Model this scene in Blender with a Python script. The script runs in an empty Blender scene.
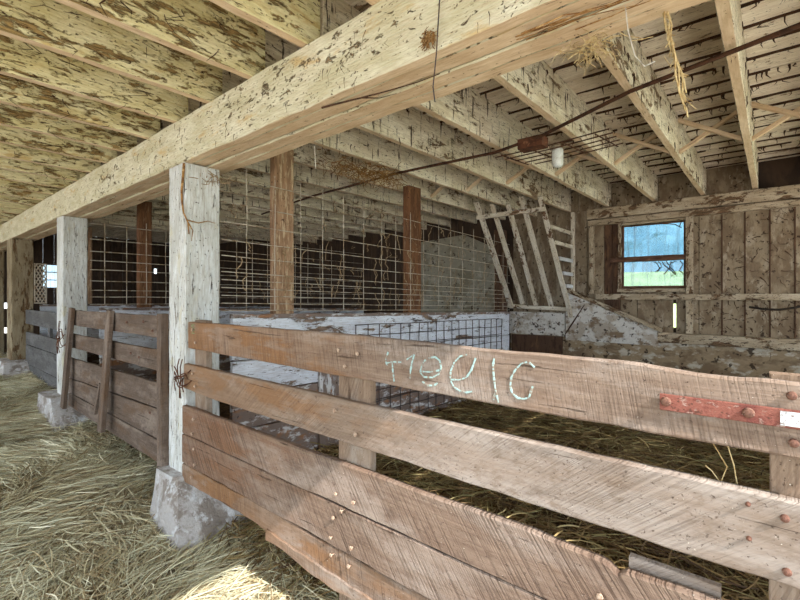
import bpy, math, random
import numpy as np
from mathutils import Vector, noise

C = bpy.context.scene.collection
SC = bpy.context.scene
random.seed(7)
RNG = np.random.default_rng(11)

# ------------------------------------------------------------------ camera, sky, sun, exposure
cam_d = bpy.data.cameras.new('camera')
cam = bpy.data.objects.new('camera', cam_d)
C.objects.link(cam)
cam.location = (0, 0, 1.75)
cam.rotation_euler = (math.radians(90), 0, math.radians(40.35))
cam_d.sensor_width = 36
cam_d.lens = 36 * 440.3 / 800
cam_d.shift_y = -4.7 / 800
cam_d.clip_start = 0.02
cam_d.clip_end = 400
SC.camera = cam

world = bpy.data.worlds.new('sky')
SC.world = world
world.use_nodes = True
wn = world.node_tree
bg = wn.nodes['Background']
bg.inputs['Color'].default_value = (0.80, 0.91, 1.0, 1)
bg.inputs['Strength'].default_value = 1.0

sun_d = bpy.data.lights.new('sun', 'SUN')
sun = bpy.data.objects.new('sun', sun_d)
C.objects.link(sun)
sun.location = (6, -3, 8)
sun.rotation_euler = Vector((-1.0, 0.2, -0.907)).to_track_quat('-Z', 'Y').to_euler()
sun_d.energy = 2.6
sun_d.angle = math.radians(0.6)
sun_d.color = (1.0, 0.95, 0.89)

SC.view_settings.view_transform = 'Standard'
SC.view_settings.look = 'None'
SC.view_settings.gamma = 1
SC.view_settings.use_curve_mapping = False
SC.view_settings.exposure = 2.05
SC.cycles.diffuse_bounces = 8
SC.cycles.max_bounces = 14
SC.cycles.transparent_max_bounces = 12


# ------------------------------------------------------------------ mesh helpers
def V(*a):
    return Vector(a)


def nz(x, y=0.0, z=0.0):
    return noise.noise(Vector((x, y, z)))


class MB:
    """collects verts / faces / grain coordinates of ONE mesh"""

    def __init__(self):
        self.v, self.f, self.g = [], [], []

    def board(self, p0, p1, w, t, up=(0, 0, 1), rough=0.003, step=0.12, top=None, bot=None, ch=0.004, bow=0.0):
        p0, p1 = Vector(p0), Vector(p1)
        a = p1 - p0
        L = a.length
        a.normalize()
        u = Vector(up)
        u = (u - a * u.dot(a)).normalized()
        n = a.cross(u).normalized()
        N = max(1, int(L / step)) if (rough > 0 or top or bot) else 1
        N = min(N, 160)
        so = random.uniform(-40, 40)
        go = (random.uniform(-30, 30), random.uniform(-30, 30), random.uniform(-30, 30))
        h, ht = w / 2, t / 2
        c = min(ch, ht * .6, h * .6)
        prof = [(h - c, -ht), (h, -ht + c), (h, ht - c), (h - c, ht), (-h + c, ht), (-h, ht - c), (-h, -ht + c), (-h + c, -ht)]
        b = len(self.v)
        for i in range(N + 1):
            s = L * i / N
            e1 = rough * (nz(s * 3, so) + .6 * nz(s * 9, so + 5)) if rough else 0
            e2 = rough * (nz(s * 3, so + 9) + .6 * nz(s * 9, so + 15)) if rough else 0
            e3 = rough * .7 * nz(s * 1.7, so + 31) if rough else 0
            tt = top(s) if top else 0
            bb = bot(s) if bot else 0
            bw = bow * (1 - (2 * i / N - 1) ** 2)
            for k, (pv, pw) in enumerate(prof):
                q = pv + (e1 + tt if pv > 0 else e2 + bb)
                self.v.append(p0 + a * s + u * (q + bw) + n * (pw + e3))
                self.g.append((s + go[0], q + go[1], pw + go[2]))
        for i in range(N):
            for k in range(8):
                k2 = (k + 1) % 8
                self.f.append((b + i * 8 + k, b + i * 8 + k2, b + (i + 1) * 8 + k2, b + (i + 1) * 8 + k))
        self.f.append(tuple(b + k for k in range(7, -1, -1)))
        self.f.append(tuple(b + N * 8 + k for k in range(8)))
        return self

    def box(self, x0, x1, y0, y1, z0, z1, rough=0.0, ch=0.004):
        dx, dy, dz = x1 - x0, y1 - y0, z1 - z0
        if dx >= dy and dx >= dz:
            return self.board((x0, (y0 + y1) / 2, (z0 + z1) / 2), (x1, (y0 + y1) / 2, (z0 + z1) / 2), dz, dy, (0, 0, 1), rough, ch=ch)
        if dy >= dz:
            return self.board(((x0 + x1) / 2, y0, (z0 + z1) / 2), ((x0 + x1) / 2, y1, (z0 + z1) / 2), dz, dx, (0, 0, 1), rough, ch=ch)
        return self.board(((x0 + x1) / 2, (y0 + y1) / 2, z0), ((x0 + x1) / 2, (y0 + y1) / 2, z1), dx, dy, (1, 0, 0), rough, ch=ch)

    def tube(self, pts, r, sides=6, taper=None):
        pts = [Vector(p) for p in pts]
        b = len(self.v)
        go = (random.uniform(-30, 30), random.uniform(-30, 30), random.uniform(-30, 30))
        s = 0
        for i, p in enumerate(pts):
            d = pts[min(i + 1, len(pts) - 1)] - pts[max(i - 1, 0)]
            if d.length < 1e-7:
                d = Vector((0, 0, 1))
            d.normalize()
            ref = Vector((0, 0, 1)) if abs(d.z) < .9 else Vector((1, 0, 0))
            x = d.cross(ref).normalized()
            y = d.cross(x).normalized()
            rr = r if taper is None else r + (taper - r) * i / (len(pts) - 1)
            if i:
                s += (p - pts[i - 1]).length
            for k in range(sides):
                an = 2 * math.pi * k / sides
                self.v.append(p + x * math.cos(an) * rr + y * math.sin(an) * rr)
                self.g.append((s + go[0], math.cos(an) * rr + go[1], math.sin(an) * rr + go[2]))
        for i in range(len(pts) - 1):
            for k in range(sides):
                k2 = (k + 1) % sides
                self.f.append((b + i * sides + k, b + i * sides + k2, b + (i + 1) * sides + k2, b + (i + 1) * sides + k))
        self.f.append(tuple(b + k for k in range(sides - 1, -1, -1)))
        e = b + (len(pts) - 1) * sides
        self.f.append(tuple(e + k for k in range(sides)))
        return self

    def lathe(self, base, axis, prof, sides=14):
        """prof = (distance along the axis, radius)"""
        axis = Vector(axis).normalized()
        ref = Vector((0, 0, 1)) if abs(axis.z) < .9 else Vector((1, 0, 0))
        x = axis.cross(ref).normalized()
        y = axis.cross(x)
        b = len(self.v)
        for (hh, rr) in prof:
            for k in range(sides):
                an = 2 * math.pi * k / sides
                p = Vector(base) + axis * hh + x * math.cos(an) * rr + y * math.sin(an) * rr
                self.v.append(p)
                self.g.append((hh, math.cos(an) * rr, math.sin(an) * rr))
        for i in range(len(prof) - 1):
            for k in range(sides):
                k2 = (k + 1) % sides
                self.f.append((b + i * sides + k, b + i * sides + k2, b + (i + 1) * sides + k2, b + (i + 1) * sides + k))
        self.f.append(tuple(b + k for k in range(sides - 1, -1, -1)))
        e = b + (len(prof) - 1) * sides
        self.f.append(tuple(e + k for k in range(sides)))
        return self

    def prism(self, poly, y0, y1):
        """poly in (x, z), extruded along y"""
        b = len(self.v)
        n = len(poly)
        go = (random.uniform(-30, 30), random.uniform(-30, 30))
        for y in (y0, y1):
            for (x, z) in poly:
                self.v.append(Vector((x, y, z)))
                self.g.append((x + go[0], z + go[1], y))
        self.f.append(tuple(b + k for k in range(n)))
        self.f.append(tuple(b + n + k for k in range(n - 1, -1, -1)))
        for k in range(n):
            k2 = (k + 1) % n
            self.f.append((b + k, b + n + k, b + n + k2, b + k2))
        return self

    def build(self, name, mat, parent=None, smooth=False):
        me = bpy.data.meshes.new(name)
        if parent is not None:
            o0 = parent_world(parent)
        else:
            xs = [p.x for p in self.v]
            ys = [p.y for p in self.v]
            zs = [p.z for p in self.v]
            o0 = Vector(((min(xs) + max(xs)) / 2, (min(ys) + max(ys)) / 2, min(zs)))
        me.from_pydata([tuple(p - o0) for p in self.v], [], self.f)
        at = me.attributes.new('grain', 'FLOAT_VECTOR', 'POINT')
        at.data.foreach_set('vector', np.array(self.g, dtype=np.float32).ravel())
        me.materials.append(mat)
        me.validate()
        if smooth:
            me.polygons.foreach_set('use_smooth', [True] * len(me.polygons))
        me.update()
        o = bpy.data.objects.new(name, me)
        C.objects.link(o)
        if parent is not None:
            o.parent = parent
        else:
            o.location = o0
        return o


def parent_world(o):
    p = Vector((0, 0, 0))
    while o is not None:
        p = p + o.location
        o = o.parent
    return p


def thing(name, label, cat, loc, group=None):
    o = bpy.data.objects.new(name, None)
    o.empty_display_size = .1
    C.objects.link(o)
    o.location = loc
    return tag(o, label, cat, group)


def tag(o, label, cat, group=None, kind=None):
    o['label'] = label
    o['category'] = cat
    if group:
        o['group'] = group
    if kind:
        o['kind'] = kind
    return o


def struct(o, label=None):
    o['kind'] = 'structure'
    if label:
        o['label'] = label
    return o


ORD = ['first', 'second', 'third', 'fourth', 'fifth', 'sixth', 'seventh', 'eighth', 'ninth', 'tenth', 'eleventh', 'twelfth',
       'thirteenth', 'fourteenth', 'fifteenth', 'sixteenth', 'seventeenth', 'eighteenth', 'nineteenth', 'twentieth',
       'twenty-first', 'twenty-second',  'twenty-third', 'twenty-fourth', 'twenty-fifth', 'twenty-sixth',
       'twenty-seventh', 'twenty-eighth', 'twenty-ninth', 'thirtieth']


# ------------------------------------------------------------------ materials
def lin(c):
    return tuple(((x / 255) / 12.92 if x / 255 <= .04045 else ((x / 255 + .055) / 1.055) ** 2.4) for x in c) + (1,)


class NT:
    def __init__(self, name):
        self.m = bpy.data.materials.new(name)
        self.m.use_nodes = True
        self.t = self.m.node_tree
        self.b = self.t.nodes['Principled BSDF']
        self.b.inputs['Specular IOR Level'].default_value = .2

    def n(self, typ, **kw):
        q = self.t.nodes.new(typ)
        for k, v in kw.items():
            setattr(q, k, v)
        return q

    def l(self, a, b):
        self.t.links.new(a, b)

    def grain(self):
        q = self.n('ShaderNodeAttribute')
        q.attribute_name = 'grain'
        return q.outputs['Vector']

    def objco(self):
        return self.n('ShaderNodeTexCoord').outputs['Object']

    def mapv(self, vec, s, rot=(0, 0, 0), loc=(0, 0, 0)):
        q = self.n('ShaderNodeMapping')
        q.inputs['Scale'].default_value = s
        q.inputs['Rotation'].default_value = rot
        q.inputs['Location'].default_value = loc
        self.l(vec, q.inputs['Vector'])
        return q.outputs[0]

    def noise(self, vec, scale=1.0, detail=5, rough=.6, dist=0.0):
        q = self.n('ShaderNodeTexNoise')
        q.inputs['Scale'].default_value = scale
        q.inputs['Detail'].default_value = detail
        q.inputs['Roughness'].default_value = rough
        q.inputs['Distortion'].default_value = dist
        self.l(vec, q.inputs['Vector'])
        return q.outputs['Fac']

    def step(self, fac, lo, hi, inv=False):
        q = self.n('ShaderNodeMapRange')
        q.inputs['From Min'].default_value = lo
        q.inputs['From Max'].default_value = hi
        q.inputs['To Min'].default_value = 1 if inv else 0
        q.inputs['To Max'].default_value = 0 if inv else 1
        self.l(fac, q.inputs['Value'])
        return q.outputs[0]

    def math(self, op, a, b=None):
        q = self.n('ShaderNodeMath', operation=op)
        for i, x in enumerate((a, b)):
            if x is None:
                continue
            if isinstance(x, (int, float)):
                q.inputs[i].default_value = x
            else:
                self.l(x, q.inputs[i])
        return q.outputs[0]

    def mix(self, fac, a, b):
        q = self.n('ShaderNodeMix', data_type='RGBA')
        for i, x in ((0, fac), (6, a), (7, b)):
            if isinstance(x, (int, float)):
                q.inputs[i].default_value = x
            elif isinstance(x, tuple):
                q.inputs[i].default_value = x
            else:
                self.l(x, q.inputs[i])
        return q.outputs[2]

    def bump(self, h, strength=.5, dist=.01):
        q = self.n('ShaderNodeBump')
        q.inputs['Strength'].default_value = strength
        q.inputs['Distance'].default_value = dist
        self.l(h, q.inputs['Height'])
        self.l(q.outputs[0], self.b.inputs['Normal'])

    def done(self, col, rough=.85):
        if isinstance(col, tuple):
            self.b.inputs['Base Color'].default_value = col
        else:
            self.l(col, self.b.inputs['Base Color'])
        self.b.inputs['Roughness'].default_value = rough
        return self.m


def mat_flaky(name, paint, paint2, wood, dark, flake=.52, crack=.62, speck=.66, stretch=(2.2, 11, 11), yellow=None, bump=.5, drip=None, grit=.4):
    """old limewash flaking off timber; all coordinates run with the board's own grain"""
    t = NT(name)
    g = t.grain()
    big = t.noise(t.mapv(g, (.9, 2.5, 2.5)), 1, 4, .6)
    n1 = t.noise(t.mapv(g, stretch), 1, 10, .74, .4)
    sh = t.math('ADD', n1, t.math('MULTIPLY', t.math('SUBTRACT', big, .5), .5))
    mask = t.step(sh, flake - .012, flake + .02)
    rim = t.math('MULTIPLY', t.step(sh, flake - .05, flake - .012), t.step(sh, flake + .005, flake - .012))
    fine = t.noise(t.mapv(g, (7, 80, 80)), 1, 7, .7)
    pc = t.mix(t.step(t.noise(t.mapv(g, (2.5, 7, 7), loc=(7, 3, 1)), 1, 6, .65), .40, .60), lin(paint), lin(paint2))
    if yellow:
        yn = t.step(t.noise(t.mapv(g, (2.6, 7, 7), loc=(3, 8, 5)), 1, 7, .68), .57, .66)
        pc = t.mix(t.math('MULTIPLY', yn, .8), pc, lin(yellow))
    pc = t.mix(t.math('MULTIPLY', t.step(fine, .42, .68), grit), pc, lin(wood))
    wc = t.mix(t.step(fine, .40, .62), lin(wood), lin(tuple(x * .55 for x in wood)))
    c = t.mix(mask, pc, wc)
    ck = t.noise(t.mapv(g, (stretch[0] * 1.6, stretch[1] * 2.4, stretch[2] * 2.4), loc=(1, 5, 9)), 1, 8, .72, .9)
    cm = t.step(ck, crack, crack + .025)
    sp = t.noise(t.mapv(g, (44, 52, 52)), 1, 4, .62)
    sm = t.step(sp, speck, speck + .03)
    dk = t.math('MAXIMUM', cm, sm)
    if drip:
        dn = t.noise(t.mapv(g, (30, 3.2, 6), loc=(2, 2, 2)), 1, 5, .65)
        dk = t.math('MAXIMUM', dk, t.step(dn, drip, drip + .03))
    c = t.mix(t.math('MULTIPLY', dk, .9), c, lin(dark))
    lumps = t.noise(t.mapv(g, (16, 30, 30), loc=(4, 0, 1)), 1, 5, .6)
    h = t.math('ADD', t.math('MULTIPLY', fine, .35), t.math('MULTIPLY', lumps, .9))
    h = t.math('SUBTRACT', h, t.math('ADD', t.math('MULTIPLY', mask, .6), t.math('MULTIPLY', dk, .6)))
    t.bump(h, bump, .012)
    return t.done(c, .9)


def mat_plank(name, c1, c2, grey, dark, saw=.35, lean=35, sawf=120, greyth=.52, stain=None, xgrad=None, specks=(225, 215, 200), speckth=.70):
    """weathered rough-sawn plank with saw marks that lean across the grain"""
    t = NT(name)
    g = t.grain()
    fine = t.noise(t.mapv(g, (3, 85, 85)), 1, 7, .72)
    big = t.noise(t.mapv(g, (1.3, 5, 5)), 1, 6, .62)
    c = t.mix(t.step(fine, .36, .64), lin(c1), lin(c2))
    c = t.mix(t.step(big, greyth - .06, greyth + .10), c, lin(grey))
    blot = t.step(t.noise(t.mapv(g, (9, 16, 16), loc=(2, 7, 1)), 1, 7, .7), .52, .64)
    c = t.mix(t.math('MULTIPLY', blot, .7), c, lin(c2))
    grime = t.step(t.noise(t.mapv(g, (3.5, 9, 9), loc=(8, 2, 6)), 1, 8, .72), .53, .66)
    c = t.mix(t.math('MULTIPLY', grime, .4), c, lin(dark))
    if stain:
        sn = t.step(t.noise(t.mapv(g, (1.6, 6, 6), loc=(9, 1, 2)), 1, 7, .68), .50, .62)
        if xgrad:
            sp = t.n('ShaderNodeSeparateXYZ')
            t.l(t.objco(), sp.inputs[0])
            gr = t.step(sp.outputs['X'], xgrad[0], xgrad[1], inv=True)
            sn = t.math('MULTIPLY', t.math('ADD', sn, t.math('MULTIPLY', gr, .5)), t.math('ADD', gr, .12))
            sn = t.math('MINIMUM', sn, 1.0)
        c = t.mix(t.math('MULTIPLY', sn, .8), c, lin(stain))
    # saw marks
    a = math.radians(lean)
    rot = t.mapv(g, (1, 1, 1), rot=(0, 0, a))
    ln = t.noise(t.mapv(rot, (sawf, 2.2, 2.2)), 1, 3, .55)
    patch = t.step(t.noise(t.mapv(g, (1.5, 3, 3), loc=(4, 4, 4)), 1, 4, .55), .38, .58)
    sw = t.math('MULTIPLY', t.step(ln, .46, .66), t.math('MULTIPLY', t.math('ADD', t.math('MULTIPLY', patch, .8), .2), saw))
    c = t.mix(sw, c, lin(dark))
    ck = t.noise(t.mapv(g, (1.8, 40, 40), loc=(1, 5, 9)), 1, 7, .68, .4)
    cm = t.step(ck, .635, .665)
    c = t.mix(t.math('MULTIPLY', cm, .75), c, lin(dark))
    s2 = t.step(t.noise(t.mapv(g, (120, 130, 130)), 1, 4, .6), speckth, speckth + .03)
    c = t.mix(t.math('MULTIPLY', s2, .85), c, lin(specks))
    s3 = t.step(t.noise(t.mapv(g, (85, 100, 100), loc=(5, 5, 5)), 1, 5, .66), .625, .655)
    c = t.mix(t.math('MULTIPLY', s3, .75), c, lin(dark))
    h = t.math('SUBTRACT', t.math('MULTIPLY', fine, .6), t.math('ADD', t.math('MULTIPLY', sw, 1.1), t.math('ADD', cm, t.math('MULTIPLY', s3, .7))))
    h = t.math('ADD', h, t.math('MULTIPLY', s2, .6))
    t.bump(h, .75, .007)
    return t.done(c, .88)


def mat_noise(name, cols, scale=4.0, stretch=(1, 1, 1), specks=None, bump=.4, rough=.9, ths=None, grain=True, metal=0, speckscale=30, speckth=.64):
    t = NT(name)
    g = t.grain() if grain else t.objco()
    c = lin(cols[0])
    for i, k in enumerate(cols[1:]):
        th = ths[i] if ths else .52
        nn = t.noise(t.mapv(g, tuple(scale * s * (1 + .6 * i) for s in stretch), loc=(i * 3.1, i * 1.7, i)), 1, 8, .66, .2)
        c = t.mix(t.step(nn, th - .03, th + .05), c, lin(k))
    hn = t.noise(t.mapv(g, tuple(scale * 6 * s for s in stretch)), 1, 7, .7)
    if specks:
        sp = t.step(t.noise(t.mapv(g, (speckscale,) * 3), 1, 4, .6), speckth, speckth + .04)
        c = t.mix(t.math('MULTIPLY', sp, .9), c, lin(specks))
    c = t.mix(t.math('MULTIPLY', t.step(hn, .4, .7), .22), c, lin(tuple(x * .5 for x in cols[0])))
    t.bump(hn, bump, .012)
    t.b.inputs['Metallic'].default_value = metal
    return t.done(c, rough)


M = {}
M['beam'] = mat_flaky('limewash_beam', (214, 209, 186), (192, 186, 156), (162, 138, 104), (80, 56, 40), flake=.635, crack=.615, speck=.66, stretch=(10, 16, 16), yellow=(194, 164, 112), bump=1.2, grit=.5)
M['joist_aisle'] = mat_flaky('limewash_aisle_joist', (234, 228, 188), (216, 207, 156), (176, 148, 98), (80, 55, 36), flake=.553, crack=.593, speck=.645, stretch=(7, 24, 24), yellow=(202, 174, 114), bump=1.0, grit=.45)
M['joist_pen'] = mat_flaky('limewash_pen_joist', (238, 230, 210), (216, 204, 178), (158, 132, 104), (58, 40, 28), flake=.59, crack=.60, speck=.635, stretch=(6, 16, 16), drip=.60, bump=.9, grit=.5)
M['deck'] = mat_flaky('limewash_deck', (240, 230, 214), (218, 204, 184), (164, 136, 110), (66, 46, 34), flake=.61, crack=.62, speck=.645, stretch=(5, 13, 13), bump=.8, grit=.5)
M['post'] = mat_flaky('limewash_post', (210, 213, 213), (186, 188, 184), (140, 122, 102), (64, 50, 40), flake=.66, crack=.605, speck=.645, stretch=(3.5, 16, 16), yellow=(194, 188, 160), bump=.9, grit=.55)
M['post_tan'] = mat_flaky('worn_tan_post', (150, 138, 114), (126, 112, 88), (116, 90, 62), (60, 44, 32), flake=.56, crack=.62, speck=.66, stretch=(3, 14, 14), bump=.7)
M['brownpost'] = mat_noise('red_brown_post', [(158, 126, 98), (132, 102, 78), (186, 164, 134)], 3, (1, 7, 7), specks=(78, 54, 38), ths=(.5, .56))
M['gate_near'] = mat_plank('worn_sawn_plank', (142, 124, 110), (114, 96, 83), (154, 143, 134), (74, 58, 48), saw=.6, lean=-10, sawf=190, stain=(134, 94, 58), xgrad=(-.7, .9))
M['gate_mid'] = mat_plank('worn_smooth_plank', (142, 126, 113), (119, 103, 90), (156, 145, 136), (78, 62, 53), saw=.4, lean=50, sawf=200, stain=(134, 98, 66), xgrad=(-.9, .8))
M['gate_low'] = mat_plank('worn_brown_plank', (136, 116, 101), (112, 92, 79), (148, 133, 122), (68, 52, 43), saw=.7, lean=-36, sawf=120, stain=(118, 84, 60), xgrad=(-1.2, 0))
M['gate_grey'] = mat_plank('silvered_plank', (168, 154, 142), (148, 132, 120), (186, 176, 166), (92, 74, 64), saw=.5)
M['gate_dark'] = mat_plank('dark_brown_plank', (104, 89, 78), (84, 70, 60), (126, 112, 102), (48, 38, 32), saw=.3, stain=(98, 76, 58))
M['gate_slate'] = mat_plank('slate_grey_plank', (94, 92, 90), (80, 78, 78), (106, 104, 104), (46, 44, 44), saw=.2)
M['edge'] = mat_flaky('bounce_tinted_limewash', (222, 200, 170), (202, 176, 144), (160, 126, 92), (84, 58, 42), flake=.66, crack=.63, speck=.67, stretch=(3, 16, 16), bump=.6, grit=.45)  # pinker, cleaner limewash: light bounced off the floor is put into the colour
M['brownpost_dark'] = mat_noise('dark_brown_post', [(118, 82, 56), (98, 66, 46), (140, 110, 84)], 3, (1, 7, 7), specks=(66, 42, 30), ths=(.5, .6))
M['greypanel'] = mat_noise('dusty_grey_panel', [(150, 144, 128), (130, 122, 104), (168, 162, 148)], 2.5, (1, 1, 1), specks=(60, 48, 38), ths=(.52, .58), speckscale=13, speckth=.61, bump=.6)
M['cleat'] = mat_plank('tan_cleat', (140, 120, 102), (118, 98, 82), (146, 134, 122), (78, 58, 46), saw=.4, lean=70, sawf=150)
M['halfwall'] = mat_flaky('whitewashed_pen_wall', (226, 231, 240), (206, 210, 220), (146, 124, 108), (64, 50, 44), flake=.60, crack=.60, speck=.635, stretch=(2.5, 9, 9), bump=.7)
M['halfwall_low'] = mat_noise('soiled_wall_board', [(126, 110, 102), (150, 108, 78), (206, 204, 204)], 3.0, (1, 2.5, 2.5), specks=(60, 44, 38), ths=(.56, .55))
M['farwall'] = mat_noise('dusty_tan_boards', [(144, 128, 106), (120, 102, 82), (164, 150, 130)], 2.2, (1, 2.2, 2), specks=(54, 38, 28), ths=(.5, .57), speckscale=17, speckth=.60, bump=.7)
M['rustboard'] = mat_noise('rusty_brown_board', [(86, 64, 50), (106, 78, 58), (68, 50, 40)], 2.6, (1, 4, 4), specks=(46, 34, 28), ths=(.55, .55))
M['darkwall'] = mat_noise('dark_unpainted_boards', [(62, 50, 42), (76, 60, 48)], 1.3, (1, 3, 3), ths=(.52,))
M['stud'] = mat_flaky('limewash_wall_rail', (186, 172, 150), (162, 146, 122), (122, 96, 72), (58, 40, 30), flake=.55, crack=.585, speck=.625, stretch=(5, 11, 11), bump=.7, grit=.5)
M['rack'] = mat_flaky('limewash_rack_slat', (222, 216, 202), (204, 192, 170), (136, 106, 82), (62, 42, 32), flake=.58, crack=.60, speck=.63, stretch=(6, 12, 12), bump=.7)
M['rackpale'] = mat_flaky('pale_rack_rung', (214, 218, 222), (196, 196, 194), (130, 104, 82), (66, 46, 36), flake=.64, crack=.66, speck=.68, stretch=(3.5, 10, 10))
M['plaster'] = mat_noise('flaking_white_plaster', [(206, 202, 196), (172, 160, 146), (128, 108, 88)], 3.6, (1, 1, 1), specks=(54, 40, 32), ths=(.52, .565), speckscale=16, speckth=.585, bump=.7)
M['foundation'] = mat_noise('tan_concrete', [(152, 132, 106), (122, 102, 80), (190, 180, 164)], 2.6, (1, 1.6, 1), specks=(54, 40, 30), ths=(.52, .555), speckscale=9, speckth=.59, bump=.8)
M['concrete'] = mat_noise('pale_concrete', [(170, 165, 162), (134, 124, 116), (192, 191, 192)], 6, (1, 1, 1), ths=(.50, .56), bump=1.2)
M['wire'] = mat_noise('dusty_galvanised_wire', [(182, 172, 156), (146, 124, 98)], 9, (1, 1, 1), rough=.7)
M['wiredark'] = mat_noise('dark_wire', [(66, 60, 62), (84, 62, 50)], 9, rough=.7)
M['rust'] = mat_noise('rust_iron', [(98, 62, 44), (76, 48, 36), (130, 92, 66)], 14, rough=.85, ths=(.5, .6))
M['rustdark'] = mat_noise('dark_rust_rod', [(84, 56, 40), (62, 42, 32)], 14, rough=.85)
M['redmetal'] = mat_noise('worn_red_paint', [(134, 82, 70), (112, 62, 54), (164, 142, 130)], 26, (1, 1.4, 1), specks=(84, 54, 44), ths=(.52, .60), bump=.5, rough=.6, speckscale=90, speckth=.6)
M['whitepaint'] = mat_noise('white_paint_patch', [(206, 210, 212), (150, 146, 144)], 60, specks=(120, 100, 92), ths=(.56,), rough=.7, speckscale=120, speckth=.6)
M['bolt'] = mat_noise('rusty_bolt', [(118, 84, 70), (88, 60, 50), (150, 124, 110)], 60, rough=.7, ths=(.5, .58))
M['nailmat'] = mat_noise('pale_nail', [(192, 170, 150), (150, 122, 102)], 60, rough=.7)
M['chalk'] = mat_noise('pale_blue_chalk', [(158, 186, 184), (140, 126, 112)], 70, rough=.95, bump=.2, ths=(.53,))
M['green'] = mat_noise('faded_green_paint', [(120, 150, 104), (134, 124, 92)], 60, rough=.95)
M['hemp'] = mat_noise('dry_twine', [(196, 174, 128), (164, 136, 90)], 30)
M['nest'] = mat_noise('rust_brown_straw', [(150, 112, 66), (112, 76, 42), (182, 150, 104)], 12, ths=(.5, .56))
M['cord'] = mat_noise('dusty_white_cord', [(190, 184, 172), (150, 140, 124)], 30)
M['web'] = mat_noise('dusty_cobweb', [(160, 138, 108), (126, 100, 72)], 20)
M['webdark'] = mat_noise('dark_dust_fringe', [(76, 52, 36), (58, 40, 28)], 20)
M['glasswhite'] = mat_noise('frosted_jar', [(222, 226, 222), (196, 196, 186)], 12, rough=.3)
M['black'] = mat_noise('black_cable_sheath', [(44, 38, 34), (58, 48, 40)], 20, rough=.6)
M['sash'] = mat_noise('rusty_sash', [(100, 72, 56), (80, 56, 44), (130, 102, 82)], 8, (1, 3, 3), ths=(.5, .6))
M['dirtground'] = mat_noise('outside_bounce_ground', [(206, 198, 186), (188, 178, 164)], .6, grain=False)  # unseen outside ground, made paler to bounce more light indoors
M['grassland'] = mat_noise('outside_grass', [(150, 168, 108), (172, 184, 130)], .7, grain=False, ths=(.5,))
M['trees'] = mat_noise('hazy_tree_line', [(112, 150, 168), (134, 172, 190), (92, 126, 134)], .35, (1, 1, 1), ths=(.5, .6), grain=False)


def mat_hay(name, cols, bias=0.0):
    t = NT(name)
    q = t.n('ShaderNodeAttribute')
    q.attribute_name = 'tint'
    r = t.n('ShaderNodeValToRGB')
    el = r.color_ramp.elements
    for i, (p, c) in enumerate(cols):
        e = el[i] if i < 2 else el.new(p)
        e.position = p
        e.color = lin(c)
    t.l(q.outputs['Fac'], r.inputs[0])
    t.b.inputs['Specular IOR Level'].default_value = .3
    return t.done(r.outputs[0], .7)


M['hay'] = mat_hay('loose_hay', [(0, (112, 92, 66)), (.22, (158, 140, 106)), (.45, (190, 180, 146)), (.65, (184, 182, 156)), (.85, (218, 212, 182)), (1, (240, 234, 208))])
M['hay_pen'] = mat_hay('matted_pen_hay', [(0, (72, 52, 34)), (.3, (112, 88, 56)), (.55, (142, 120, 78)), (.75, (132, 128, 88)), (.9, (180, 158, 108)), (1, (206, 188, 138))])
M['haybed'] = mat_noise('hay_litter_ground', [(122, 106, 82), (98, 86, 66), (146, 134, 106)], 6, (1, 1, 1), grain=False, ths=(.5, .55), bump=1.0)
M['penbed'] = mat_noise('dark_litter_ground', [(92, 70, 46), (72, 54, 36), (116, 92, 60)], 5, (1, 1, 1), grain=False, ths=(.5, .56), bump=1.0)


def mat_glass():
    t = NT('dirty_glass')
    nt = t.t
    out = nt.nodes['Material Output']
    tr = t.n('ShaderNodeBsdfTransparent')
    tr.inputs[0].default_value = (.62, .70, .74, 1)
    df = t.n('ShaderNodeBsdfDiffuse')
    df.inputs[0].default_value = lin((170, 190, 200))
    gl = t.n('ShaderNodeBsdfGlossy')
    gl.inputs['Roughness'].default_value = .05
    m1 = t.n('ShaderNodeMixShader')
    g = t.grain()
    st = t.noise(t.mapv(g, (26, 1.6, 1)), 1, 4, .6)
    t.l(t.math('ADD', t.math('MULTIPLY', t.step(st, .5, .75), .35), .12), m1.inputs[0])
    t.l(tr.outputs[0], m1.inputs[1])
    t.l(df.outputs[0], m1.inputs[2])
    m2 = t.n('ShaderNodeMixShader')
    m2.inputs[0].default_value = .05
    t.l(m1.outputs[0], m2.inputs[1])
    t.l(gl.outputs[0], m2.inputs[2])
    t.l(m2.outputs[0], out.inputs['Surface'])
    return t.m


M['glass'] = mat_glass()


# ------------------------------------------------------------------ layout constants (metres; main beam runs along X)
YF = 1.5                       # face of the beam, posts and fence
JB = 3.125                     # underside of the joists
DK = 3.50                      # underside of the deck
XR, XL = 0.95, -15.5           # right and left ends
YW = 7.4                       # far wall
YO = -3.0                      # open front


def ground(x, y):
    k = min(max((-2.4 - x) / 6.3, 0), 1.4)
    base = .34 * k - .03
    base -= .10 * max(0, 1 - abs(x + 2.8) / 1.6)
    for fx in (-6.4, -9.9):
        base -= .07 * math.exp(-((x - fx) / .8) ** 2 - ((y - 1.2) / .5) ** 2)
    q = min(max((y - 1.55) / 1.2, 0), 1)
    q = q * q * (3 - 2 * q)
    base = base * (1 - q) + .20 * q
    base += .045 * nz(x * 1.1, y * 1.3, 3) + .025 * nz(x * 3.1, y * 3.3, 8)
    base += (1 - q) * .03 * max(0, nz(x * .6, y * 1.2, 20))
    return base


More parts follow.
